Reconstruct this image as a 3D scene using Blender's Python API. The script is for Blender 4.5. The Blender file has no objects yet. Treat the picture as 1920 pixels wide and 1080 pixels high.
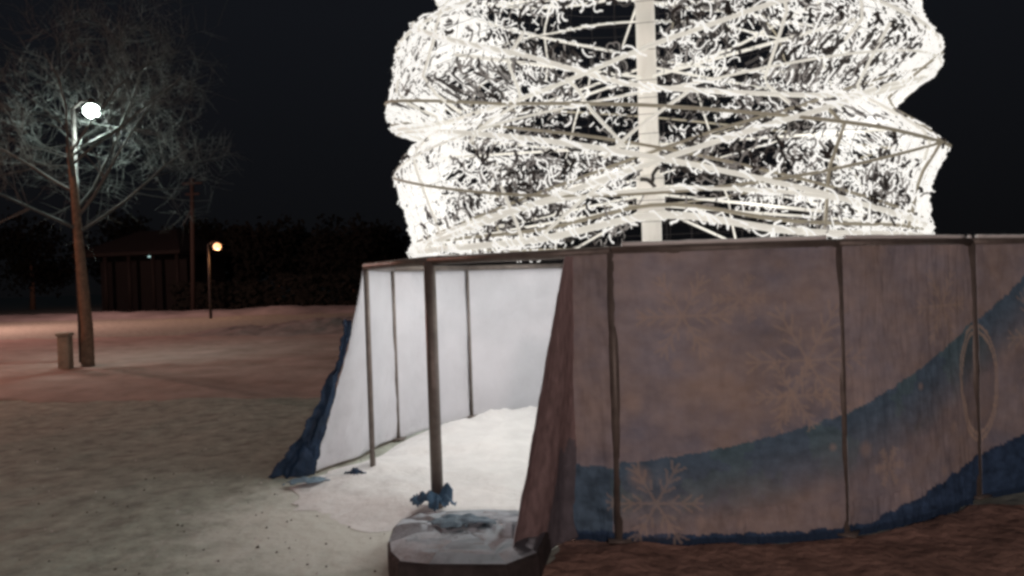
import bpy, math, random
import numpy as np
from mathutils import Vector, Matrix, noise

rnd = random.Random(7)
PI = math.pi
scene = bpy.context.scene
C = scene.collection

# ------------------------------------------------------------------ camera
F, YAW, PIT, ROLL = 1450.9, -0.1808, -0.0116, -0.0334
fw = Vector((math.sin(YAW)*math.cos(PIT), math.cos(YAW)*math.cos(PIT), math.sin(PIT)))
rt0 = Vector((math.cos(YAW), -math.sin(YAW), 0)); up0 = rt0.cross(fw)
rt = math.cos(ROLL)*rt0 + math.sin(ROLL)*up0
upv = -math.sin(ROLL)*rt0 + math.cos(ROLL)*up0
EYE = Vector((0, 0, 1.5))
cd = bpy.data.cameras.new('camera'); cam = bpy.data.objects.new('camera', cd); C.objects.link(cam)
cd.sensor_width = 36; cd.lens = F/1920*36; cd.clip_start = 0.05; cd.clip_end = 2000
m = Matrix((rt, upv, -fw)).transposed().to_4x4(); m.translation = EYE
cam.matrix_world = m
scene.camera = cam

# ------------------------------------------------------------------ world
W = bpy.data.worlds.new("World"); scene.world = W; W.use_nodes = True
nt = W.node_tree; bg = nt.nodes['Background']
tc = nt.nodes.new('ShaderNodeTexCoord'); sp = nt.nodes.new('ShaderNodeSeparateXYZ')
rp = nt.nodes.new('ShaderNodeValToRGB')
rp.color_ramp.elements[0].position = 0.0; rp.color_ramp.elements[0].color = (.0034, .0035, .0040, 1)
rp.color_ramp.elements[1].position = 0.32; rp.color_ramp.elements[1].color = (.0060, .0068, .0090, 1)
nt.links.new(tc.outputs['Generated'], sp.inputs[0]); nt.links.new(sp.outputs['Z'], rp.inputs[0])
nt.links.new(rp.outputs[0], bg.inputs[0]); bg.inputs[1].default_value = 1.0

# ------------------------------------------------------------------ lamps outside the frame and exposure
def lamp(name, loc, col, e, rad, parent=None):
    l = bpy.data.lights.new(name, 'POINT'); l.energy = e; l.color = col; l.shadow_soft_size = rad
    o = bpy.data.objects.new(name, l); C.objects.link(o); o.location = loc
    if parent: o.parent = parent
    return o
lamp('street_light_behind', (4.0, -14, 5.2), (1.0, .77, .71), 3500, .5)
lamp('sodium_street_light', (-15.5, 9.0, 5.5), (1.0, .36, .20), 500, .3)
lamp('sodium_street_light', (-31, 27, 8), (1.0, .50, .42), 5600, .4)
scene.view_settings.view_transform = 'Standard'; scene.view_settings.look = 'None'
scene.view_settings.exposure = 0; scene.view_settings.gamma = 1
scene.cycles.use_denoising = True
scene.cycles.pixel_filter_type = 'GAUSSIAN'; scene.cycles.filter_width = 3.5
scene.cycles.max_bounces = 6

# ------------------------------------------------------------------ helpers
def mat(name, col, rough=.7, metal=0, emit=None, es=0, bump=0, bscale=30, var=0, vscale=4, spec=.4, attr=False, var2=None):
    M = bpy.data.materials.new(name); M.use_nodes = True; n = M.node_tree; b = n.nodes['Principled BSDF']
    b.inputs['Base Color'].default_value = (*col, 1); b.inputs['Roughness'].default_value = rough
    b.inputs['Metallic'].default_value = metal; b.inputs['Specular IOR Level'].default_value = spec
    if emit:
        b.inputs['Emission Color'].default_value = (*emit, 1); b.inputs['Emission Strength'].default_value = es
    if attr:
        a = n.nodes.new('ShaderNodeAttribute'); a.attribute_name = 'print'
        n.links.new(a.outputs['Color'], b.inputs['Base Color'])
    T = n.nodes.new('ShaderNodeTexCoord')
    if var:
        N = n.nodes.new('ShaderNodeTexNoise'); N.inputs['Scale'].default_value = vscale; N.inputs['Detail'].default_value = 8
        N.inputs['Roughness'].default_value = .65
        R = n.nodes.new('ShaderNodeValToRGB')
        c2 = var2 or tuple(max(0, c*(1-var)) for c in col)
        R.color_ramp.elements[0].position = .34; R.color_ramp.elements[1].position = .68
        R.color_ramp.elements[0].color = (*c2, 1); R.color_ramp.elements[1].color = (*col, 1)
        n.links.new(T.outputs['Object'], N.inputs['Vector']); n.links.new(N.outputs['Fac'], R.inputs[0])
        n.links.new(R.outputs[0], b.inputs['Base Color'])
    if bump:
        N2 = n.nodes.new('ShaderNodeTexNoise'); N2.inputs['Scale'].default_value = bscale; N2.inputs['Detail'].default_value = 6
        B = n.nodes.new('ShaderNodeBump'); B.inputs['Strength'].default_value = bump; B.inputs['Distance'].default_value = .05
        n.links.new(T.outputs['Object'], N2.inputs['Vector']); n.links.new(N2.outputs['Fac'], B.inputs['Height'])
        n.links.new(B.outputs[0], b.inputs['Normal'])
    return M

class MB:
    def __init__(s): s.v = []; s.f = []; s.m = []
    def quad(s, a, b, c, d, mi=0):
        n = len(s.v); s.v += [tuple(a), tuple(b), tuple(c), tuple(d)]; s.f.append((n, n+1, n+2, n+3)); s.m.append(mi)
    def tube(s, pts, rad, sides=8, mi=0, closed=False, cap=True):
        pts = [Vector(p) for p in pts]; n0 = len(s.v); N = len(pts)
        rads = rad if isinstance(rad, (list, tuple)) else [rad]*N
        for i, p in enumerate(pts):
            a = pts[(i-1) % N] if (closed or i) else p; b = pts[(i+1) % N] if (closed or i < N-1) else p
            t = (b-a).normalized(); h = Vector((0, 0, 1)) if abs(t.z) < .9 else Vector((0, 1, 0))
            x = t.cross(h).normalized(); y = x.cross(t)
            for k in range(sides):
                an = 2*PI*k/sides; s.v.append(tuple(p + rads[i]*(math.cos(an)*x + math.sin(an)*y)))
        for i in range(N if closed else N-1):
            j = (i+1) % N
            for k in range(sides):
                l = (k+1) % sides
                s.f.append((n0+i*sides+k, n0+j*sides+k, n0+j*sides+l, n0+i*sides+l)); s.m.append(mi)
        if cap and not closed:
            s.f.append(tuple(n0+k for k in range(sides))); s.m.append(mi)
            s.f.append(tuple(n0+(N-1)*sides+k for k in reversed(range(sides)))); s.m.append(mi)
    def box(s, c, d, rz=0, mi=0):
        n = len(s.v); ca, sa = math.cos(rz), math.sin(rz)
        for z in (-1, 1):
            for x, y in ((-1, -1), (1, -1), (1, 1), (-1, 1)):
                px, py = x*d[0]/2, y*d[1]/2
                s.v.append((c[0]+ca*px-sa*py, c[1]+sa*px+ca*py, c[2]+z*d[2]/2))
        for q in ((3, 2, 1, 0), (4, 5, 6, 7), (0, 1, 5, 4), (1, 2, 6, 5), (2, 3, 7, 6), (3, 0, 4, 7)):
            s.f.append(tuple(n+k for k in q)); s.m.append(mi)
    def build(s, name, mats, parent=None, smooth=True, bevel=0):
        me = bpy.data.meshes.new(name); me.from_pydata(s.v, [], s.f)
        if not isinstance(mats, (list, tuple)): mats = [mats]
        for q in mats: me.materials.append(q)
        me.polygons.foreach_set('material_index', s.m)
        if smooth: me.polygons.foreach_set('use_smooth', [True]*len(s.f))
        me.update()
        o = bpy.data.objects.new(name, me); C.objects.link(o)
        if parent: o.parent = parent; o.matrix_parent_inverse = parent.matrix_world.inverted()
        if bevel:
            b = o.modifiers.new('bevel', 'BEVEL'); b.width = bevel; b.segments = 3
        return o

def thing(name, label, cat, loc=(0, 0, 0), group=None):
    o = bpy.data.objects.new(name, None); C.objects.link(o); o.empty_display_size = .2
    o.location = loc; o.matrix_world = Matrix.Translation(loc)
    o['label'] = label; o['category'] = cat
    if group: o['group'] = group
    return o
def tag(o, label, cat, group=None):
    o['label'] = label; o['category'] = cat
    if group: o['group'] = group
    return o
def struct(o, kind='structure'): o['kind'] = kind; return o
def fb(x, y, z=0, oct=4):
    return noise.fractal(Vector((x, y, z)), .6, 2.1, oct)
def ray_at(px, py, Y):
    d = fw*F + rt*(px-960) - upv*(py-540)
    return EYE + d*(Y/d.y)

# ------------------------------------------------------------------ materials
M_ground = mat('trodden_snow', (.50, .56, .48), .9, bump=.45, bscale=11, var=.5, vscale=5, var2=(.24, .26, .225))
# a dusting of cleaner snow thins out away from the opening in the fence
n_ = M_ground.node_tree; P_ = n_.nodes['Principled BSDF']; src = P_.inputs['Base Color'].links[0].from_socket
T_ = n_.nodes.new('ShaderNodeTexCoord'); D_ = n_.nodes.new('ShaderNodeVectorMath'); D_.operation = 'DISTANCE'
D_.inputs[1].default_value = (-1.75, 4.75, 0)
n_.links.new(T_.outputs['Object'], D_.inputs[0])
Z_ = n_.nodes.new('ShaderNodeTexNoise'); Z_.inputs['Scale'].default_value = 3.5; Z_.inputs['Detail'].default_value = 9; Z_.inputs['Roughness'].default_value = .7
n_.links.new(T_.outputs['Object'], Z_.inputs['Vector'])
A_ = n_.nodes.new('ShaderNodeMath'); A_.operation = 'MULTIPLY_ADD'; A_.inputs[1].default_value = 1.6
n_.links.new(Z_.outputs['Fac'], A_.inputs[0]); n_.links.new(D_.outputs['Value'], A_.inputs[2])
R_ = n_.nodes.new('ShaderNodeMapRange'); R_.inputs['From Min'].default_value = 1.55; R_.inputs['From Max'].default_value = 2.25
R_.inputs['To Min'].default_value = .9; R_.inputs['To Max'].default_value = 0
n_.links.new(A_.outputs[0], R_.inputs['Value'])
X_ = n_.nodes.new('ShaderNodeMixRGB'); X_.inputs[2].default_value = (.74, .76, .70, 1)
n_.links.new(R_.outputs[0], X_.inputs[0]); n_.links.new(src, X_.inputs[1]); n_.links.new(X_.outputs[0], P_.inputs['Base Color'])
M_snow = mat('fresh_snow', (.86, .86, .85), .8, bump=.6, bscale=7, var=.12, vscale=5)
M_metal = mat('fence_steel', (.22, .19, .17), .5, .3, var=.4, vscale=9)
M_print = mat('printed_vinyl', (.4, .4, .4), .75, attr=True, spec=.15, bump=.12, bscale=9)
M_inner = mat('vinyl_inner', (.60, .61, .65), .7, bump=.7, bscale=2.6, var=.10, vscale=2.5)
M_blue = mat('torn_blue_vinyl', (.018, .05, .11), .65, bump=.5, bscale=14, var=.5, vscale=6)
M_paleblue = mat('pale_blue_vinyl', (.22, .33, .42), .6, bump=.5, bscale=14, var=.5, vscale=8)
M_conc = mat('dirty_concrete', (.07, .058, .058), .9, bump=.5, bscale=20, var=.5, vscale=7)
M_lit = mat('lit_garland', (.16, .16, .155), .6, emit=(1, .97, .92), es=.90)
M_mid = mat('dim_garland', (.14, .13, .12), .6, emit=(1, .92, .86), es=.12)
M_tinsel = mat('dark_tinsel', (.045, .038, .036), .6)
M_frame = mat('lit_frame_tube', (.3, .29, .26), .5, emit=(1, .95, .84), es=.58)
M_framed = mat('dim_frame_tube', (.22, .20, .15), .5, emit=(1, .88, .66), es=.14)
M_pole = mat('cream_mast_paint', (.70, .68, .62), .5, emit=None)
M_bark = mat('bark', (.30, .21, .15), .9, bump=.6, bscale=25, var=.5, vscale=12)
M_twig = mat('frosted_twig', (.09, .10, .095), .8)
M_leaf = mat('dark_foliage', (.02, .022, .019), .95, spec=.1)
M_dark = mat('dark_wall', (.010, .010, .010), .8, var=.3, vscale=1)
M_roof = mat('dark_roof', (.016, .014, .013), .8, var=.3, vscale=1)
M_pipe = mat('street_pole_paint', (.035, .032, .03), .7)
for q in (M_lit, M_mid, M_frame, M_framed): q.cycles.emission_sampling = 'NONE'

# ------------------------------------------------------------------ ground
def gh(x, y):
    h = 0.0
    d = math.hypot(x, y-6.83)
    if d > 3.2: h += .035*min(1, (d-3.2)/2)*fb(x*.7, y*.7, 3)
    h += .012*fb(x*2.3, y*2.3, 9)
    return h-.012
xs = sorted(set([round(-9+i*.12, 3) for i in range(0, 120)]+[5.5+i*1.5 for i in range(12)]+[-9-i*.8 for i in range(1, 26)]+[-30-i*15 for i in range(1, 30)]+[23+i*20 for i in range(1, 20)]))
ys = sorted(set([round(-1+i*.12, 3) for i in range(0, 120)]+[13.5+i*.8 for i in range(30)]+[-1-i*4 for i in range(1, 8)]+[38+i*14 for i in range(1, 40)]))
g = MB(); nx = len(xs)
for y in ys:
    for x in xs: g.v.append((x, y, gh(x, y) if (abs(x) < 40 and y < 50) else -.012))
for j in range(len(ys)-1):
    for i in range(nx-1):
        a = j*nx+i; g.f.append((a, a+1, a+nx+1, a+nx)); g.m.append(0)
struct(g.build('ground', M_ground))

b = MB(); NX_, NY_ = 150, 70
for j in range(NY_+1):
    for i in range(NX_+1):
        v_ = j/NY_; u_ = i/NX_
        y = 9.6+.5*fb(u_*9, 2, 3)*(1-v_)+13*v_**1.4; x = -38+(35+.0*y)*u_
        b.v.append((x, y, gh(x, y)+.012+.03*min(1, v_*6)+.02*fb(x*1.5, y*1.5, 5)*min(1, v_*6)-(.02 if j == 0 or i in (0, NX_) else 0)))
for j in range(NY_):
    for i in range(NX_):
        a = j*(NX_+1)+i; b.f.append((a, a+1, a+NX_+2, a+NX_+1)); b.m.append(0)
struct(b.build('sodium_tinted_ground', mat('sodium_tinted_snow', (.54, .43, .39), .9, bump=.5, bscale=6, var=.4, vscale=1.2, var2=(.34, .27, .23))))  # reddish sodium light on the far ground put into this sheet's colour

# snow banked along the far side of the square
def sheet(name, x0, x1, y0, y1, n, mfn, hf, m_):
    b = MB(); nx_, ny_ = n
    for j in range(ny_+1):
        for i in range(nx_+1):
            x = x0+(x1-x0)*i/nx_; y = y0+(y1-y0)*j/ny_
            b.v.append((x, y, hf(x, y, i/nx_, j/ny_)))
    for j in range(ny_):
        for i in range(nx_):
            a = j*(nx_+1)+i; b.f.append((a, a+1, a+nx_+2, a+nx_+1)); b.m.append(0)
    return struct(b.build(name, m_))
def bank_h(x, y, u, v):
    e = math.sin(PI*u)**.4*math.sin(PI*v)**.7
    return -.06 + e*(.34+.22*fb(x*.25, y*.3, 1)+.10*fb(x*1.1, y*1.1, 4))
sheet('snow_bank', -15.5, -2.5, 21.5, 26.5, (110, 50), None, bank_h, mat('grey_bank_snow', (.42, .38, .36), .85, bump=.8, bscale=5, var=.5, vscale=1.5))
sheet('far_snow_bank', -48, -6, 38, 47, (120, 30), None, lambda x, y, u, v: -.06+math.sin(PI*u)**.4*math.sin(PI*v)*(.35+.3*fb(x*.2, y*.2, 8)), mat('far_bank_snow', (.5, .5, .5), .85, bump=.6, bscale=3, var=.4, vscale=.8))

# bright clean snow inside the ring, spilling out through the torn side
b = MB(); CX, CY = 0, 6.829; NA, NR = 220, 40
def spill(a):          # a: angle from the camera-facing direction, positive to the left
    r = 2.30+.10*max(0, min(1, (abs(a)-1.1)/.3))
    w = math.exp(-((a-.90)/.38)**4)
    return r + w*(.78+.14*fb(a*7, 2, 0, 3)+.10*fb(a*34, 5, 0))
b.v.append((CX, CY, .035))
for j in range(1, NR+1):
    for i in range(NA):
        a = -PI+2*PI*i/NA; r = spill(a)*j/NR
        x, y = CX-r*math.sin(a), CY-r*math.cos(a)
        edge = min(1, (NR-j)/6)
        b.v.append((x, y, -.01+edge*(.045+.10*max(0, min(1, (r-1.2)/1.0))*(1 if abs(a) > 1.35 else 0)*(.7+.6*fb(x*2, y*2, 9))+.045*fb(x*1.4, y*1.4, 2)+.012*fb(x*6, y*6, 3))))
for i in range(NA): b.f.append((0, 1+i, 1+(i+1) % NA)); b.m.append(0)
for j in range(NR-1):
    for i in range(NA):
        p = 1+j*NA; q = 1+(j+1)*NA; k = (i+1) % NA
        b.f.append((p+i, q+i, q+k, p+k)); b.m.append(0)
struct(b.build('snow_patch', M_snow))

# ------------------------------------------------------------------ ring fence
R, H, PH = 2.4523, 1.6483, .0944
def pst(k, r=R): a = PH+k*PI/6; return Vector((-r*math.sin(a), CY-r*math.cos(a), 0))
fence = thing('banner_fence', 'round steel fence hung with printed banners, torn open at left below the lit tree', 'fence', (0, CY, 0))
for k in range(-5, 7):
    p = pst(k); q = MB(); rad = {1: .040, 2: .022, 0: .030, 3: .016, 4: .014, -1: .025, -2: .034, -3: .025}.get(k, .018)
    q.tube([(p.x, p.y, -.02), (p.x, p.y, H-.02)], rad, 12)
    q.box((p.x, p.y, .012), (.13, .13, .012), PH+k*PI/6)
    q.build('post', M_metal, fence)
for k in range(-5, 7):
    a_, b_ = pst(k), pst(k+1); q = MB(); d = (b_-a_).normalized()*.002
    q.tube([(a_+d)+Vector((0, 0, H-.012)), (b_-d)+Vector((0, 0, H-.012))], .030, 10)
    q.build('top_rail', M_metal, fence)
    if k in (-1, -2, -3):
        q = MB(); q.tube([a_.lerp(b_, i/20)+Vector((0, 0, H+.024+.004*fb(i*.5, k, 3))) for i in range(1, 20)], .014, 8); q.build('snow_ridge', M_snow, fence)

BASE = np.array((.37, .333, .345)); BLUE = np.array((.115, .19, .27)); DBLUE = np.array((.045, .085, .16)); TAN = np.array((.60, .48, .38)); TEAL = np.array((.12, .21, .26))
flakes = [(.85, .99, .36, .55), (.30, 1.26, .26, .45), (.16, .22, .26, .9), (1.7, 1.25, .26, .5), (.78, .80, .22, .6), (.55, 1.35, .15, .35), (1.25, .35, .12, .5),
          (-.9, 1.1, .3, .6), (2.5, 1.0, .35, .6), (3.3, .7, .3, .6), (4.2, 1.1, .35, .5), (-2.5, .9, .3, .5), (-4, 1.0, .3, .5)]
dots = [(.27, .99, .035), (.49, .91, .032), (.07, .78, .05), (.09, .37, .055), (1.11, .47, .04), (1.75, .50, .03), (.6, .6, .02), (.95, .5, .02), (1.5, .78, .02), (1.1, .74, .022), (.35, .12, .03), (.52, .10, .025), (1.35, .2, .03), (1.65, .25, .03)]
def paint(u, z):      # u counts posts to the right of post 0
    n = fb(u*2.2, z*2.6, 5); n2 = fb(u*14, z*16, 2)
    c = BASE*(1+.22*n+.14*n2) + np.array((.03, .012, -.01))*fb(u*3, z*3, 11)*2
    uu = u % 3.0 if u > 3.2 or u < -.3 else u
    e = .445+.12*uu+.115*uu*uu/1.0 if uu > 0 else .42
    e += .012*fb(u*18, 0, 0)
    if z < e:
        t = min(1, (e-z)/.40); c2 = (TEAL if fb(u*3, z*3, 7) > .05 else BLUE)*(1+.3*n2)
        c = c2*(1-t**2.0)+c*.92*t**2.0 if uu > -.02 else BLUE*(.9+.4*n2)
    e2 = (.05+.02*fb(u*12, 1, 0)) + max(0, uu-1.1)*.26
    if z < e2: c = DBLUE*(1+.5*n2) if z > .03 else DBLUE*.6  # dark blue printed hem; shadow along its foot put into the lowest band
    for fx, fz, fr, st in flakes:
        dx = (u-fx)*1.27; dz = z-fz; r = math.hypot(dx, dz)
        if r < fr:
            an = math.atan2(dz, dx); s = abs(((an/(PI/3)+.5) % 1)-.5)*PI/3   # distance from nearest arm
            arm = r*math.sin(s)
            al = r*math.cos(s)
            on = arm < .008 or (al > .3*fr and abs((al % (.2*fr))-.1*fr-arm*.0) < 1 and abs(arm - (al % (.25*fr))*.7) < .009 and arm < .3*fr)
            soft = .25*max(0, 1-r/fr)*max(0, .3+n2)
            w = st*(1.2 if on else 0)*(.4+.6*(fb(u*6, z*6, 21)+.6)) + soft*st
            w = max(0, min(.38, w)); c = c*(1-w)+TAN*w
    for dx_, dz_, dr in dots:
        r = math.hypot((u-dx_)*1.27, z-dz_)
        if r < dr*1.5:
            w = .45*max(0, min(1, (dr*1.5-r)/dr)); c = c*(1-w)+np.array((.55, .44, .38))*w
    ex, ez = (u-1.99)/.14, (z-.74)/.34                # wreath ring printed near the right
    rr = math.hypot(ex, ez)
    if abs(rr-1) < .10 and abs(rr-1) > .02: c = c*.35+TAN*.65
    elif rr < .9: c = c*.75
    return np.clip(c, .01, .9)

def sheet_banner(name, P, ns, nz, uf, parent=fence, inner=True, label=None, thick=.004, mats=None, cut=None):
    """P(s,t)->Vector point of the outer face; s along the fence to the LEFT, t 0 bottom .. 1 top"""
    q = MB(); grid = [[P(i/ns, j/nz) for i in range(ns+1)] for j in range(nz+1)]
    cols = []
    for j in range(nz+1):
        for i in range(ns+1):
            q.v.append(tuple(grid[j][i])); cols.append(uf(i/ns, grid[j][i].z))
    off = len(q.v)
    for j in range(nz+1):
        for i in range(ns+1):
            du = grid[j][min(ns, i+1)]-grid[j][max(0, i-1)]; dv = grid[min(nz, j+1)][i]-grid[max(0, j-1)][i]
            nrm = du.cross(dv)
            nrm = nrm.normalized() if nrm.length > 1e-9 else Vector((0, -1, 0))
            q.v.append(tuple(grid[j][i]+nrm*thick))
            cols.append((.5, .5, .5))
    w = ns+1
    for j in range(nz):
        for i in range(ns):
            if cut and cut((i+.5)/ns, (j+.5)/nz): continue
            a = j*w+i
            q.f.append((a, a+w, a+w+1, a+1)); q.m.append(0)
            q.f.append((off+a, off+a+1, off+a+w+1, off+a+w)); q.m.append(1)
    for i in range(ns):
        for j in (0, nz):
            a = j*w+i; q.f.append((a, a+1, off+a+1, off+a)); q.m.append(1)
    for j in range(nz):
        for i in (0, ns):
            a = j*w+i; q.f.append((a, a+w, off+a+w, off+a)); q.m.append(1)
    o = q.build(name, mats or [M_print, M_inner], parent)
    ca = o.data.color_attributes.new('print', 'FLOAT_COLOR', 'POINT')
    ca.data.foreach_set('color', np.array([(*c, 1) for c in cols], dtype=np.float32).ravel())
    if label: o['label'] = label
    return o

def panel(k, s0=0, s1=1, ns=24, nz=30, gap=.005, **kw):
    A, B = pst(k, R+.022), pst(k+1, R+.022)      # outer face, from post k to k+1 (leftwards)
    d = (B-A); L = d.length; dn = d/L; mid = (A+B)/2; out = (mid-Vector((CX, CY, 0))).normalized()
    def P(s, t):
        s_ = s0+(s1-s0)*s
        x = gap + (L-2*gap)*s_
        z = -.02+(H-.005)*t
        bulge = .045*math.sin(PI*s_)*(1-t)**1.3 + .007*fb(k*3+s_*9, z*1.1, 12) + .012*fb(k*7+s_*4, z*1.5, 1) + .02*math.sin(PI*s_)
        if z < .2: bulge += .015*fb(k*5+s_*14, z*4, 6)
        p = A+dn*x+out*bulge; p.z = z-(.015+.02*fb(k*5+s_*10, 1, 6))*(1-t)**4*1.0
        return p
    return sheet_banner('banner_panel', P, ns, nz, lambda s, z: paint(-(k+s0+(s1-s0)*s), z), **kw)
panel(-1, ns=170, nz=220, gap=.010)          # between the two centre-right posts
panel(-2, ns=150, nz=200, gap=.006)
for k in (-3, -4, -5, -6, 3, 4, 5): panel(k)
# straight wing carrying on past the ring to the right
W0 = pst(-2); WD = (pst(-2)-pst(-1)).normalized(); WL = (pst(-2)-pst(-1)).length
WO = Vector((WD.y, -WD.x, 0))
for i_ in range(2):
    a_ = W0+WD*(WL*i_+.02); b_ = W0+WD*(WL*(i_+1)-.02)
    q = MB(); q.tube([(b_.x+WD.x*.02, b_.y+WD.y*.02, -.02), (b_.x+WD.x*.02, b_.y+WD.y*.02, H-.03)], .025, 12); q.build('post', M_metal, fence)
    q = MB(); q.tube([a_+Vector((0, 0, H-.012)), b_+WD*.02+Vector((0, 0, H-.012))], .030, 10); q.build('top_rail', M_metal, fence)
    q = MB(); q.tube([a_.lerp(b_, i/20)+Vector((0, 0, H+.024+.004*fb(i*.5, i_, 3))) for i in range(1, 20)], .014, 8); q.build('snow_ridge', M_snow, fence)
    A_, B_ = b_+WO*.03, a_+WO*.03                    # from right to left
    def wingP(s, t, A_=A_, B_=B_, i_=i_):
        z = -.02+(H-.005)*t; p = A_.lerp(B_, s)
        p += WO*(.05*math.sin(PI*s)*(1-t)**1.3+.012*fb(s*4+i_*3, z*1.5, 8)+.02*math.sin(PI*s)); p.z = z; return p
    sheet_banner('banner_panel', wingP, 110, 130, lambda s, z, i_=i_: paint(2.0+i_+.999*(1-s), z))
panel(0, 0, .20, ns=36, nz=160, gap=.014, label='narrow strip of banner left hanging beside the gap')

# flap of the torn banner pulled out towards the viewer
fA = pst(0, R+.022)+(pst(1, R+.022)-pst(0, R+.022))*.175
def flapP(s, t):
    z = .0+(H-.03)*t; w = (1-t)
    top = Vector((-.045, -.015, 0)); bot = Vector((-.285, -.72, 0))
    reach = top.lerp(bot, w**.93)
    p = fA+Vector((-.004, -.006, 0))+reach*s
    side = Vector((-.9, .35, 0))
    p += side*(.05*math.sin(PI*s)*w + .020*fb(s*3, z*2.2, 4)*w + .03*math.sin(2*PI*s*1.3+2.0*t)*w)
    p.z = z + .012*fb(z*9, s*3, 2)*s
    return p
def flapcol(s, z):
    n2 = fb(s*14, z*14, 7)
    c = np.array((.27, .20, .20))*(1+.3*n2)  # darker than the banner: shade of the angled flap put into its colour
    if s < .55-.4*z and z < .55+.1*fb(s*5, 2, 1): c = np.array((.16, .15, .17))*(1+.3*n2)
    return c
sheet_banner('banner_flap', flapP, 44, 110, flapcol, label='torn dark banner edge pulled out towards the ground')

# loose panel left of the gap: flung outwards at the bottom, white inner face showing
A2, B2 = pst(2, R+.03), pst(3, R+.022)
def looseP(s, t):
    z = .02+(H-.05)*t; w = 1-t
    p = A2.lerp(B2, s)
    fl = (1-s)**1.2
    out = Vector((-.42, -.06, 0))*(w**1.25)*fl
    jag = 0
    if s < .22:
        jag = (.05*fb(z*7, 1, 3)+.09*math.exp(-((z-.98)/.07)**2)-.05*math.exp(-((z-.72)/.12)**2))*(1-s/.22)
    p += out+Vector((.10, 0, 0))*jag + Vector((-1, -.1, 0))*(.02*fb(s*4, z*2, 3)*w+.025*math.sin(9*s+1)*w)
    p.z = z; return p
sheet_banner('banner_panel', looseP, 50, 80, lambda s, z: paint(-(2+s), z), label='loose banner panel flung outward, white inner face lit')

# dark blue torn strip curling outside of that panel
def stripP(s, t):
    z = .0+1.22*t; w = 1-z/1.22
    e = looseP(0, (z-.02)/(H-.05)) + Vector((-.008, -.012, 0))
    wd = .05+.30*w**2.2
    p = e+Vector((-.93, -.36, 0))*wd*(s-.06)
    p += Vector((-.3, -.9, 0))*(.03*fb(s*3, z*6, 9)+.03*math.sin(s*6)*w)
    p += Vector((-1, 0, 0))*(.045*fb(z*6, 4, 2))*s
    p.z = z+.02*fb(s*6, z*3, 6); return p
sheet_banner('torn_banner_strip', stripP, 16, 70, lambda s, z: DBLUE, mats=[M_blue, M_blue], label='dark blue torn strip curling outward')

# ------------------------------------------------------------------ scraps and ballast
def crumple(name, c, sx, sy, h, seed, m_, label, n=26, rz=0):
    q = MB()
    for j in range(n+1):
        for i in range(n+1):
            u, v = i/n*2-1, j/n*2-1
            k = 1+.25*fb(u*1.2, v*1.2, seed, 2)
            x, y = u*sx*k, v*sy*k
            z = h*max(0, (1-(u*u+v*v)*.55))*(.55+.9*abs(fb(u*1.5, v*1.5, seed+5, 2))) + .006
            q.v.append((c[0]+x*math.cos(rz)-y*math.sin(rz), c[1]+x*math.sin(rz)+y*math.cos(rz), c[2]+z))
    for j in range(n):
        for i in range(n):
            u, v = (i+.5)/n*2-1, (j+.5)/n*2-1
            if math.hypot(u, v) > .82+.35*fb(u*1.4, v*1.4, seed+2, 3): continue
            a = j*(n+1)+i; q.f.append((a, a+1, a+n+2, a+n+1)); q.m.append(0)
    o = q.build(name, m_); s_ = o.modifiers.new('thick', 'SOLIDIFY'); s_.thickness = .004
    return tag(o, label, 'scrap', None)
p1 = pst(1)
crumple('banner_scrap', (p1.x+.0, p1.y-.07, .02), .17, .12, .17, 3, mat('blue_scrap_vinyl', (.06, .14, .24), .65, bump=.4, bscale=14, var=.5, vscale=6), 'crumpled blue banner scrap wrapped round the foot of the thick dark post')
bl = MB()
foot = [(-1.50, 4.22), (-1.40, 4.42), (-.90, 4.50), (-.60, 4.42), (-.60, 3.62), (-1.24, 3.56), (-1.40, 3.78)]
ball = thing('ballast_block', 'low dark concrete block with a snowy top in front of the thick post', 'block', (-1.05, 4.0, 0))
def poly_prism(q, pts, z0, z1, sh=0):
    n = len(q.v); N = len(pts); cx = sum(p[0] for p in pts)/N; cy = sum(p[1] for p in pts)/N
    for z, s_ in ((z0, 1), (z1-.015, 1), (z1, .97)):
        for p in pts: q.v.append((cx+(p[0]-cx)*s_, cy+(p[1]-cy)*s_, z))
    for L in (0, 1):
        for i in range(N):
            j = (i+1) % N; q.f.append((n+L*N+j, n+L*N+i, n+(L+1)*N+i, n+(L+1)*N+j)); q.m.append(0)
    q.f.append(tuple(n+2*N+i for i in reversed(range(N)))); q.m.append(0)
def round_poly(pts, it=2):
    for _ in range(it):
        o = []
        for i, p in enumerate(pts):
            q_ = pts[(i+1) % len(pts)]
            o += [(p[0]*.8+q_[0]*.2, p[1]*.8+q_[1]*.2), (p[0]*.2+q_[0]*.8, p[1]*.2+q_[1]*.8)]
        pts = o
    return pts
foot_r = round_poly(foot, 1)
poly_prism(bl, foot_r, -.02, .135); bl.build('concrete_body', M_conc, ball, smooth=False)
sn = MB(); n = 46
cx_, cy_ = -1.03, 4.02
ring = [foot_r[int(i*len(foot_r)/n) % len(foot_r)] for i in range(n)]
sn.v.append((cx_, cy_, .165))
for j in range(1, 13):
    for i, p in enumerate(ring):
        f_ = j/12*(.97+.02*fb(i*.7, 3, 1)); x = cx_+(p[0]-cx_)*f_; y = cy_+(p[1]-cy_)*f_
        sn.v.append((x, y, .1365+(.028+.018*fb(x*5, y*5, 7))*(1-(j/12)**5)))
for i in range(n): sn.f.append((0, 1+(i+1) % n, 1+i)); sn.m.append(0)
for j in range(11):
    for i in range(n):
        p = 1+j*n; q_ = p+n; k = (i+1) % n; sn.f.append((p+i, p+k, q_+k, q_+i)); sn.m.append(0)
sn.build('snow_cap', mat('crusted_snow', (.52, .58, .64), .8, bump=.6, bscale=12, var=.35, vscale=6), ball)
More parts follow.
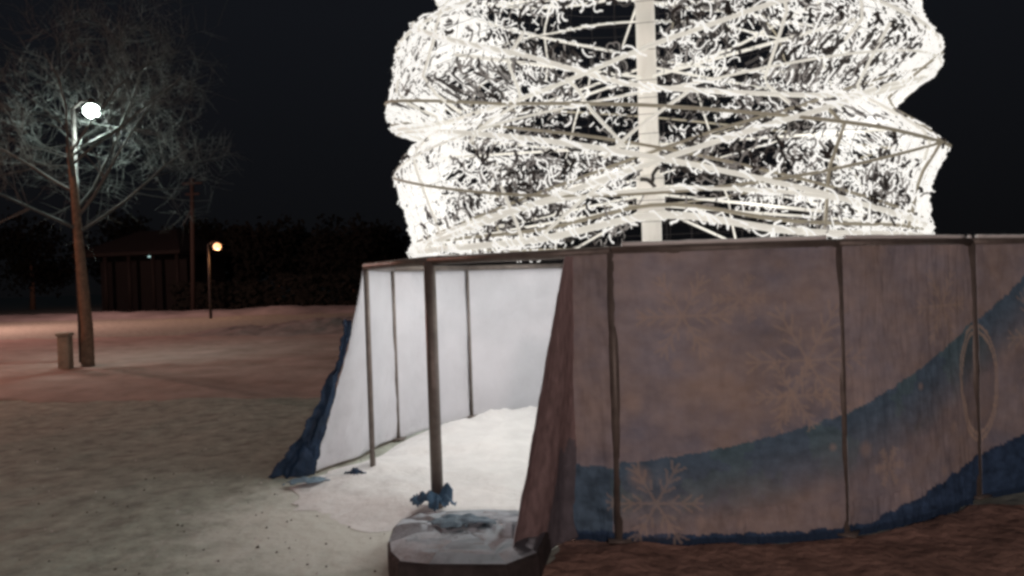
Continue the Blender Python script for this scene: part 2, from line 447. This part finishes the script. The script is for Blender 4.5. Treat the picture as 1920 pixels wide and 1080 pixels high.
crumple('banner_scrap', (-1.07, 4.10, .165), .22, .10, .04, 8, M_paleblue, 'flat pale blue banner scrap lying on the snowy concrete block', rz=.2)
crumple('banner_scrap', (-2.60, 5.42, .01), .17, .09, .05, 14, M_paleblue, 'shredded pale blue scrap on the ground at the left end of the torn fence', rz=.5)
crumple('banner_scrap', (-2.30, 5.60, .02), .09, .06, .06, 21, M_blue, 'small dark blue scrap on bright snow left of the thin post', rz=.1)

# ------------------------------------------------------------------ the lit tree
PL = [(1.66, 2.03), (1.85, 2.05), (2.1, 2.11), (2.36, 2.17), (2.5, 2.12), (2.68, 1.86), (2.74, 1.95), (2.86, 2.24), (3.12, 2.17), (3.34, 2.13), (3.46, 2.05), (3.55, 1.74), (3.8, 1.72), (4.2, 1.9), (4.5, 1.75), (4.9, 1.5), (5.2, 1.6), (5.6, 1.3), (6.0, 1.1)]
PRR = [(1.66, 2.08), (1.8, 2.10), (2.1, 2.12), (2.34, 2.24), (2.5, 2.07), (2.68, 1.84), (2.85, 2.02), (3.01, 2.22), (3.3, 2.1), (3.6, 2.04), (3.9, 2.0), (4.1, 1.7), (4.4, 1.9), (4.9, 1.5), (5.2, 1.6), (5.6, 1.3), (6.0, 1.1)]
def prof(T, z):
    if z <= T[0][0]: return T[0][1]
    for (a, ra), (b_, rb) in zip(T, T[1:]):
        if z <= b_: return ra+(rb-ra)*(z-a)/(b_-a)
    return T[-1][1]
def rad(a, z):
    # a: 0 towards the camera, + to the left; left and right sides have slightly different tiers
    w = .5+.5*max(-1, min(1, math.sin(a)*2.2))
    return prof(PL, z)*w+prof(PRR, z)*(1-w) + .05*math.cos(a)**2
def SP(a, z, dr=0):
    r = rad(a, z)+dr; return Vector((CX-r*math.sin(a), CY-r*math.cos(a), z))
tree = thing('lit_tree', 'huge white light garland Christmas tree on a mast inside the banner fence', 'christmas tree', (0, CY, 0))
q = MB(); q.tube([(0, CY, 0), (0, CY, 3.2), (0, CY, 6.3)], [.085, .085, .07], 20); q.tube([(0, CY, 2.02), (0, CY, 2.35)], .12, 20)
q.build('mast', M_pole, tree)

def ringz(L, Fz, Rr, B):
    d = (L+Rr-Fz-B)/4*-1; a0 = (L+Rr+Fz+B)/4
    bs = (L-Rr)/2; cs = (Fz-B)/2
    return lambda a: a0+bs*math.sin(a)+cs*math.cos(a)+d*math.cos(2*a)
rings = [('frame_ring', (1.74, 1.72, 1.70, 1.74), .026, 0), ('frame_ring', (1.83, 2.15, 3.01, 2.8), .020, 0), ('frame_ring', (2.86, 2.19, 1.83, 2.8), .020, 0),
         ('frame_ring', (2.36, 2.62, 3.01, 2.6), .010, 0),
         ('frame_ring', (1.78, 2.0, 1.80, 2.5), .014, 0), ('frame_ring', (2.9, 2.84, 3.9, 3.7), .018, 0), ('frame_ring', (3.95, 2.66, 3.05, 3.9), .018, 0),
         ('frame_ring', (2.45, 1.98, 2.5, 2.3), .012, 1), ('frame_ring', (3.1, 2.5, 2.45, 3.3), .014, 1), ('frame_ring', (3.5, 3.3, 3.2, 4.3), .014, 0),
         ('frame_ring', (4.1, 3.9, 3.5, 4.5), .018, 0), ('frame_ring', (4.2, 4.1, 4.9, 4.6), .018, 0), ('frame_ring', (5.1, 4.9, 4.5, 4.5), .018, 0),
         ('frame_ring', (5.6, 5.4, 5.6, 5.6), .018, 0)]
for nm, v, rr, dk in rings:
    fz = ringz(*v); q = MB()
    if v[1] == 1.72:                                  # the lowest hoop is lifted beside the mast
        f0 = fz; fz = lambda a, f0=f0: f0(a)+.13*math.exp(-((((a+PI) % (2*PI))-PI+.03)/.26)**2)
    q.tube([SP(2*PI*i/96, fz(2*PI*i/96), .02) for i in range(96)], rr*.85, 7, mi=0, closed=True)
    if not dk:                                        # light strands wound loosely round the hoop
        for s_ in range(int(150*rr/.02)):
            a_1 = rnd.uniform(0, 2*PI); pts = []; da = rnd.uniform(.03, .09); w0 = rnd.uniform(0, 6); ww = rnd.uniform(1, 3); rw = rr*rnd.uniform(.6, 2.1)
            for i in range(6):
                a2 = a_1+da*i/5; pts.append(SP(a2, max(1.69, fz(a2)+rw*math.sin(w0+ww*i/2)), .02+rw*math.cos(w0+ww*i/2)))
            q.tube(pts, rnd.uniform(.005, .009), 3, mi=2, cap=False)
    if rr >= .02:
        q.tube([SP(2*PI*i/96, fz(2*PI*i/96)+.065, -.02) for i in range(96)], rr*.5, 6, mi=1, closed=True)
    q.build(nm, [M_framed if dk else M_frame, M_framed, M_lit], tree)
def seg(a0, z0, a1, z1, n=14, dr=.015): return [SP(a0+(a1-a0)*i/n, z0+(z1-z0)*i/n, dr) for i in range(n+1)]
ribs = [(.95, 3.0, .78, 1.75), (.25, 2.75, .06, 2.25), (-.12, 2.6, .12, 2.2), (-.52, 2.5, -.5, 1.75), (-.72, 3.0, -.95, 2.2), (.45, 2.1, .40, 1.75), (.1, 2.1, .32, 1.78), (-1.2, 3.1, -.9, 1.75), (.33, 3.0, .55, 2.4), (-.35, 3.2, -.4, 2.5),
        (1.4, 3.1, 1.4, 1.75), (2.1, 3.6, 2.3, 1.75), (2.8, 3.7, 2.6, 1.75), (-2.9, 3.7, -2.7, 1.75), (-2.2, 3.6, -2.0, 1.75), (-1.6, 3.4, -1.5, 1.8),
        (.6, 4.2, .75, 2.7), (-.7, 4.2, -.6, 2.9), (2.6, 4.9, 2.5, 3.6), (-2.5, 4.9, -2.4, 3.6), (1.6, 4.8, 1.4, 3.4), (-1.4, 4.8, -1.4, 3.3), (.2, 5.3, .15, 4), (-2.9, 5.4, -3, 4), (-.3, 5.4, -.5, 4.1), (1.2, 5.4, 1.1, 4.2)]
for i, r_ in enumerate(ribs):
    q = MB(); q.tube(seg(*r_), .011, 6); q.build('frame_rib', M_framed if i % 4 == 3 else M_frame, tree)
# struts from the mast to the rings
for a, z0, z1 in [(1.5, 2.62, 2.6), (-1.5, 2.62, 2.6), (.6, 3.2, 3.0), (-.6, 3.2, 3.0), (2.5, 3.3, 3.4), (-2.5, 3.3, 3.4), (1.3, 2.1, 1.8), (-1.3, 2.1, 1.8), (2.7, 2.1, 1.8), (-2.7, 2.1, 1.8), (1.0, 4.0, 4.0), (-1.0, 4.0, 4.0), (3.0, 4.0, 4.0), (0.5, 2.2, 1.85), (-.5, 2.2, 1.85)]:
    q = MB(); e = SP(a, z1, -.03); s0 = Vector((0, CY, z0)); dd = (e-s0).normalized()
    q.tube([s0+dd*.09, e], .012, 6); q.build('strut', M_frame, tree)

# garlands: curling light strands all over the frame
nrg = np.random.default_rng(5)
FA, FB = ringz(1.83, 2.15, 3.01, 2.8), ringz(2.86, 2.19, 1.83, 2.8)
def density(a, z):
    x = math.sin(a)*2.2; fr = math.cos(a) > 0
    cell = (z > FA(a))*2+(z > FB(a))
    base = {0: .50, 1: .62, 2: .66, 3: .60}[cell] if fr else .36
    d = base+.95*fb(a*2.6, z*2.2, 30 if fr else 60, 3)
    da, db = FA(a)-z, FB(a)-z
    if fr and (.07 < da < .17 or .06 < db < .13): d *= .35
    if abs(da) < .05 or abs(db) < .05: d += .35
    if fr:
        if abs(x) < .15 and z < 3.2: d = .05
        if -.72 < x < -.02 and z < 1.90: d = 0        # dark gap above the rail, right of the mast (x<0 = right)
        if .02 < x < .5 and z < 1.76: d = 0
        if .08 < x < .80 and 2.30 < z < 2.58: d *= .3
        if -.55 < x < -.1 and 2.3 < z < 2.48: d *= .3
        if .05 < x < 1.05 and 2.86 < z < 3.10: d = 0
        if -.5 < x < -.1 and 2.62 < z < 2.85: d *= .5
    else:
        if z < 2.06 and -1.7 < x < .3: d = 0
        if -.05 < x < 1.9 and 3.95 < z < 4.75: d = 0
        if -1.4 < x < 1.6 and 2.9 < z < 3.3: d *= .5
    return d
zb = [1.66, 2.45, 3.1, 3.9, 4.7, 5.6]; NS = 8
buckets = {}
N = 60000; tries = 0
while tries < N:
    tries += 1
    z = 1.72+rnd.random()*3.8
    a = -PI+2*PI*rnd.random()
    dn_ = density(a, z)
    side = abs(math.sin(a))**4
    if rnd.random() > dn_*(.66 if z < 4.6 else .45)+.6*side: continue
    k = (next(i for i in range(5) if z < zb[i+1] or i == 4), int((a+PI)/(2*PI)*NS) % NS)
    t = rnd.random(); wht = fb(a*3.2, z*3.0, 77, 2)
    pl = .36+.75*wht+.9*side+.12*(math.sin(a) > .3)
    mi = 0 if t < pl else (1 if t < pl+(1-pl)*.62 else 2)
    buckets.setdefault(k, []).append((a, z, mi))
S = 6
def strand(a, z, th):
    pts = []; phi = rnd.random()*2*PI; kap = rnd.choice((-1, 1))*rnd.uniform(4, 45); dr = rnd.uniform(-.09, .015); ddr = rnd.uniform(-.006, .006)
    st = rnd.uniform(.012, .022)
    for i in range(S):
        pts.append(SP(a, max(1.68, z), dr)); phi += kap*st+rnd.uniform(-.25, .25); 
        if rnd.random() < .12: kap = -kap
        a += math.cos(phi)*st/2.2; z += math.sin(phi)*st; dr += ddr
    return pts
for (tier, sec), lst in sorted(buckets.items()):
    q = MB()
    for a, z, mi in lst:
        q.tube(strand(a, z, 0), rnd.uniform(.0048, .0085) if mi != 2 else rnd.uniform(.009, .015), 3, mi=mi, cap=False)
    a0, a1 = -PI+2*PI*sec/NS, -PI+2*PI*(sec+1)/NS; z0, z1 = max(1.69, zb[tier]), zb[tier+1]     # carrying net of thin wire
    for i in range(6):
        am = a0+(a1-a0)*(i+.6)/6
        q.tube(seg(am, z0, am, z1, 6, -.02), .0018, 3, mi=2, cap=False)
    nh = int((z1-z0)/.13)+1
    for i in range(nh+1):
        zz = z0+(z1-z0)*i/nh; q.tube(seg(a0, zz, a1, zz, 8, -.02), .0018, 3, mi=2, cap=False)
    q.build('light_garland', [M_lit, M_mid, M_tinsel], tree, smooth=False)
for i in range(6):
    a = i*PI/3+.3
    lamp('tree_light', (1.65*math.sin(a), -1.65*math.cos(a), 2.0+.6*(i % 2)), (1, .965, .93), 28, .3, tree)
lamp('tree_light', (-1.45, -1.25, 1.98), (1, .965, .93), 22, .3, tree)
for i in range(3): lamp('tree_light', (1.3*math.sin(i*2.1), -1.3*math.cos(i*2.1), 3.9), (1, .955, .90), 14, .3, tree)

# ------------------------------------------------------------------ background: street lamps, trees, buildings
def branch(q, tw, p, d, L, r, lev, maxlev):
    n = 5; pts = [p]; rs = [r]; dd = d.copy()
    for i in range(n):
        dd = (dd+Vector((rnd.uniform(-1, 1), rnd.uniform(-1, 1), rnd.uniform(-.6, .8)))*(.05 if lev == 0 else .18)).normalized()
        pts.append(pts[-1]+dd*L/n); rs.append(r*(1-.55*(i+1)/n))
    (q if lev < 1 else tw).tube(pts, rs, 7 if lev < 2 else 4 if lev < 3 else 3, cap=False)
    if lev >= maxlev: return
    for i in range({0: 11, 1: 7, 2: 6, 3: 6}.get(lev, 4)):
        t = rnd.uniform(.35, 1) if lev else rnd.uniform(.5, 1)
        k = min(n-1, int(t*n)); pp = pts[k].lerp(pts[k+1], t*n-k) if t < 1 else pts[-1]
        ax = dd.orthogonal().normalized(); ax.rotate(Matrix.Rotation(rnd.uniform(0, 2*PI), 3, dd))
        nd = (dd*.55+ax*.85+Vector((0, 0, .12))).normalized()
        branch(q, tw, pp, nd, L*rnd.uniform(.45, .68), max(.0035, rs[k]*.40), lev+1, maxlev)
def bare_tree(loc, Ht, r, label, lean=(0, 0), seed=1, maxlev=4, group=None):
    global rnd
    keep = rnd; rnd = random.Random(seed)
    t = thing('bare_tree', label, 'tree', loc, group); q = MB(); tw = MB()
    L0 = Vector(loc)
    branch(q, tw, L0+Vector((0, 0, -.1)), Vector((lean[0], lean[1], 1)).normalized(), Ht*.62, r, 0, maxlev)
    q.build('trunk', M_bark, t); tw.build('crown', M_twig, t, smooth=False); rnd = keep
    return t
bare_tree((-11.35, 13.9, 0), 7.4, .13, 'bare winter tree beside the bright white street lamp at far left', (.0, 0), 12)
cb = MB(); cb.box((-11.52, 13.5, .32), (.22, .22, .7), .3); cb.box((-11.52, 13.5, .70), (.27, .27, .06), .3)
tag(cb.build('stone_bollard', mat('worn_stone', (.42, .36, .28), .9, bump=.5, bscale=12, var=.4, vscale=5), bevel=.03), 'squat stone bollard at the foot of the bare tree on the far left', 'bollard')

def street_lamp(loc, h, col, es, size, energy, label, arm=.5, rot=0):
    t = thing('street_lamp', label, 'street lamp', loc, 'street lamps across the square')
    L = Vector(loc); q = MB(); ax = Vector((math.cos(rot), math.sin(rot), 0))
    q.tube([L, L+Vector((0, 0, h*.5)), L+Vector((0, 0, h))], [.075, .06, .045], 10)
    q.tube([L+Vector((0, 0, h-.03)), L+ax*arm*.5+Vector((0, 0, h+.12)), L+ax*arm+Vector((0, 0, h+.1))], .03, 8); q.build('pole', M_pipe, t)
    e = L+ax*arm+Vector((0, 0, h+.04))
    q = MB(); q.tube([e+Vector((0, 0, .11)), e+Vector((0, 0, .05)), e+Vector((0, 0, .0))], [.05, size*.5, size*.7], 12); q.build('lamp_hood', M_pipe, t)
    q = MB(); K = 7
    q.tube([e+Vector((0, 0, -size*.9-size*.9*math.cos(PI*i/K))) for i in range(K+1)], [size*max(.1, math.sin(PI*i/K)) for i in range(K+1)], 14)
    q.build('lamp_bulb', mat('lamp_glow', (.8, .8, .8), emit=col, es=es), t)
    lamp('lamp_light', (ax.x*arm, ax.y*arm, h-size*2-.2), col, energy, .15, t)
    return t
lp = ray_at(165, 197, 14.6)
street_lamp((lp.x-.45, lp.y+.1, 0), lp.z, (.86, 1.0, .93), 40, .16, 260, 'tall lamp with a bright white head in the branches of the bare tree', .45)
lp = ray_at(407, 457, 36)
street_lamp((lp.x-.5, lp.y, 0), lp.z, (1.0, .46, .20), 2.2, .20, 60, 'small distant street lamp glowing orange', .5)

# utility pole
p = ray_at(362, 560, 60); base = ray_at(362, 575, 46); top = ray_at(360, 335, 46)
t = thing('utility_pole', 'thin wooden utility pole standing between the two street lamps', 'pole', (base.x, 46, 0))
q = MB(); q.tube([(base.x, 46, 0), (top.x, 46, top.z)], [.16, .12], 8); q.build('pole', mat('pole_wood', (.04, .03, .025), .9), t)
q = MB(); q.box((top.x, 46, top.z-.3), (1.4, .1, .12)); q.box((top.x, 46, top.z-1.0), (1.0, .1, .12)); q.build('crossarm', mat('arm_wood', (.04, .03, .025), .9), t)
q = MB(); q.tube([(top.x-.75, 46, top.z-3.0), (top.x-.1, 46, top.z-1.9)], .04, 6); q.build('brace', M_pipe, t)

# dark pavilion with columns and one lit window
bx_, by_ = ray_at(262, 500, 52).x, 52
t = thing('pavilion', 'dark low pavilion with columns and one small lit window behind the bare tree', 'building', (bx_, by_, 0))
q = MB(); q.box((bx_, by_+3, 2.2), (7.4, 5, 4.4)); q.build('wall', M_dark, t, smooth=False)
q = MB()
x0, x1, y0, y1, z0, z1 = bx_-4.4, bx_+4.4, by_-1.6, by_+6.2, 4.4, 6.2
rid = [(bx_-1.6, by_+2.3, z1), (bx_+1.6, by_+2.3, z1)]
c4 = [(x0, y0, z0), (x1, y0, z0), (x1, y1, z0), (x0, y1, z0)]
q.v = c4+rid+[(v[0], v[1], z0-.25) for v in c4]; q.f = [(0, 1, 5, 4), (1, 2, 5), (2, 3, 4, 5), (3, 0, 4), (6, 7, 1, 0), (7, 8, 2, 1), (8, 9, 3, 2), (9, 6, 0, 3), (9, 8, 7, 6)]; q.m = [0]*9
q.build('roof', M_roof, t, smooth=False)
for i in range(5):
    x = bx_-3.9+i*1.95; q = MB(); q.tube([(x, by_-1.2, 0), (x, by_-1.2, 4.15)], .14, 10); q.box((x, by_-1.2, .1), (.45, .45, .2)); q.build('column', M_roof, t)
wp = ray_at(282, 470, by_+.48)
q = MB(); q.box((wp.x, by_+.46, wp.z), (.52, .05, 1.25)); w_ = q.build('window', M_roof, t, smooth=False)
q = MB(); q.box((wp.x, by_+.42, wp.z), (.34, .04, 1.0)); q.build('pane', mat('lit_pane', (.1, .1, .1), emit=(.6, .9, .88), es=.9), w_, smooth=False)

# dark trees closing the square
def crown_mesh(seed, h, w):
    r_ = random.Random(seed); q = MB()
    cl = [(r_.uniform(-w*.38, w*.38), r_.uniform(-w*.38, w*.38), r_.uniform(h*.35, h*.9), r_.uniform(w*.16, w*.30)) for _ in range(18)]
    for cx1, cy1, cz, cr in cl:
        for _ in range(170):
            v = Vector((r_.gauss(0, 1), r_.gauss(0, 1), r_.gauss(0, .8))).normalized()*cr*r_.uniform(.5, 1.05)
            c = Vector((cx1, cy1, cz))+v; s_ = r_.uniform(.10, .24)
            u = Vector((r_.gauss(0, 1), r_.gauss(0, 1), r_.gauss(0, 1))).normalized(); w_1 = u.orthogonal().normalized()
            q.quad(c-u*s_-w_1*s_*.5, c+u*s_-w_1*s_*.5, c+u*s_+w_1*s_*.5, c-u*s_+w_1*s_*.5)
    return q
lbls = ['dark dense tree at the far left edge beyond the pavilion', 'tall dark tree rising behind the pavilion roof', 'dark tree directly behind the utility pole', 'round dark tree right of the small orange street lamp',
        'dark tree midway between the orange lamp and the fence', 'low wide dark tree just left of the fence corner', 'dark tree partly hidden behind the left end of the fence', 'dark tree half hidden left of the lit tree base']
for i, (px, Y, h, w) in enumerate([(60, 70, 9, 8), (230, 78, 11, 8), (345, 66, 8.2, 7), (450, 68, 7.0, 7), (520, 60, 6.4, 6.5), (590, 64, 7.4, 7), (660, 58, 6.2, 6), (712, 62, 6.0, 6)]):
    p = ray_at(px, 550, Y)
    t = thing('dark_tree', lbls[i], 'tree', (p.x, Y, 0), 'dark trees across the square')
    o = crown_mesh(40+i, h, w).build('crown', M_leaf, None, smooth=False); o.parent = t
    q = MB(); q.tube([(p.x, Y, -.1), (p.x+.1, Y, h*.3), (p.x-.1, Y+.1, h*.62)], [.28, .2, .1], 8); q.build('trunk', M_bark, t)
def hedge(x0, x1, Y, h, label, seed):
    r_ = random.Random(seed); q = MB(); n_ = int((x1-x0)*130)
    for _ in range(n_):
        x = r_.uniform(x0, x1); c = Vector((x, Y+r_.uniform(-.7, .7), r_.uniform(0, h)*(1+.15*fb(x*.5, 1, seed)))); s_ = r_.uniform(.1, .26)
        u = Vector((r_.gauss(0, 1), r_.gauss(0, .6), r_.gauss(0, 1))).normalized(); w_1 = u.orthogonal().normalized()
        q.quad(c-u*s_-w_1*s_*.6, c+u*s_-w_1*s_*.6, c+u*s_+w_1*s_*.6, c-u*s_+w_1*s_*.6)
    return tag(q.build('hedge', M_leaf, smooth=False), label, 'hedge')
hedge(ray_at(330, 550, 50).x, ray_at(520, 550, 50).x, 50, 1.9, 'low black hedge under the small orange street lamp', 3)
hedge(ray_at(522, 550, 49).x, ray_at(760, 550, 49).x, 49, 2.2, 'low black hedge running behind the left end of the fence', 4)

# sheet of browner snow in front of the fence
b = MB(); NX_, NY_ = 90, 60
for j in range(NY_+1):
    for i in range(NX_+1):
        x = -.60+5.6*i/NX_; ym = CY-math.sqrt(2.48**2-min(x, 1.9)**2); y = .5+(ym-.5)*j/NY_
        x += .10*fb(y*2, i*.0, 4)*(1 if i == 0 else 0)
        b.v.append((x, y, max(gh(x, y)+.010+.02*fb(x*2.5, y*2.5, 15)+.012*fb(x*8, y*8, 2), gh(x, y)+.004)-(.02 if i in (0, NX_) or j in (0,) else 0)))
for j in range(NY_):
    for i in range(NX_):
        a = j*(NX_+1)+i; b.f.append((a, a+1, a+NX_+2, a+NX_+1)); b.m.append(0)
struct(b.build('brown_snow_sheet', mat('brown_snow', (.60, .38, .30), .9, bump=.7, bscale=12, var=.6, vscale=4)))

# crumbs of snow and grit kicked over the ground
q = MB(); r_ = random.Random(9)
for i in range(380):
    y = 3.2+7*r_.random()**1.6; x = -y*r_.uniform(-.1 if y < 3.9 else .36, .95)
    if math.hypot(x, y-CY) < 2.7 and i % 3: continue
    if math.hypot(x, y-CY) < 2.5: continue
    s_ = r_.uniform(.004, .013); z0 = gh(x, y); mi = 0 if r_.random() < .4 else 1
    n0 = len(q.v)
    for k in range(5): q.v.append((x+s_*math.cos(k*1.257)*r_.uniform(.7, 1.3), y+s_*math.sin(k*1.257)*r_.uniform(.7, 1.3), z0-.004))
    q.v.append((x+s_*.2, y, z0+s_*r_.uniform(.5, 1.1)))
    for k in range(5): q.f.append((n0+k, n0+(k+1) % 5, n0+5)); q.m.append(mi)
o = q.build('snow_crumbs', [mat('crumb_snow', (.7, .7, .68), .9), mat('grit', (.10, .085, .07), .9)], smooth=False)
o['kind'] = 'stuff'
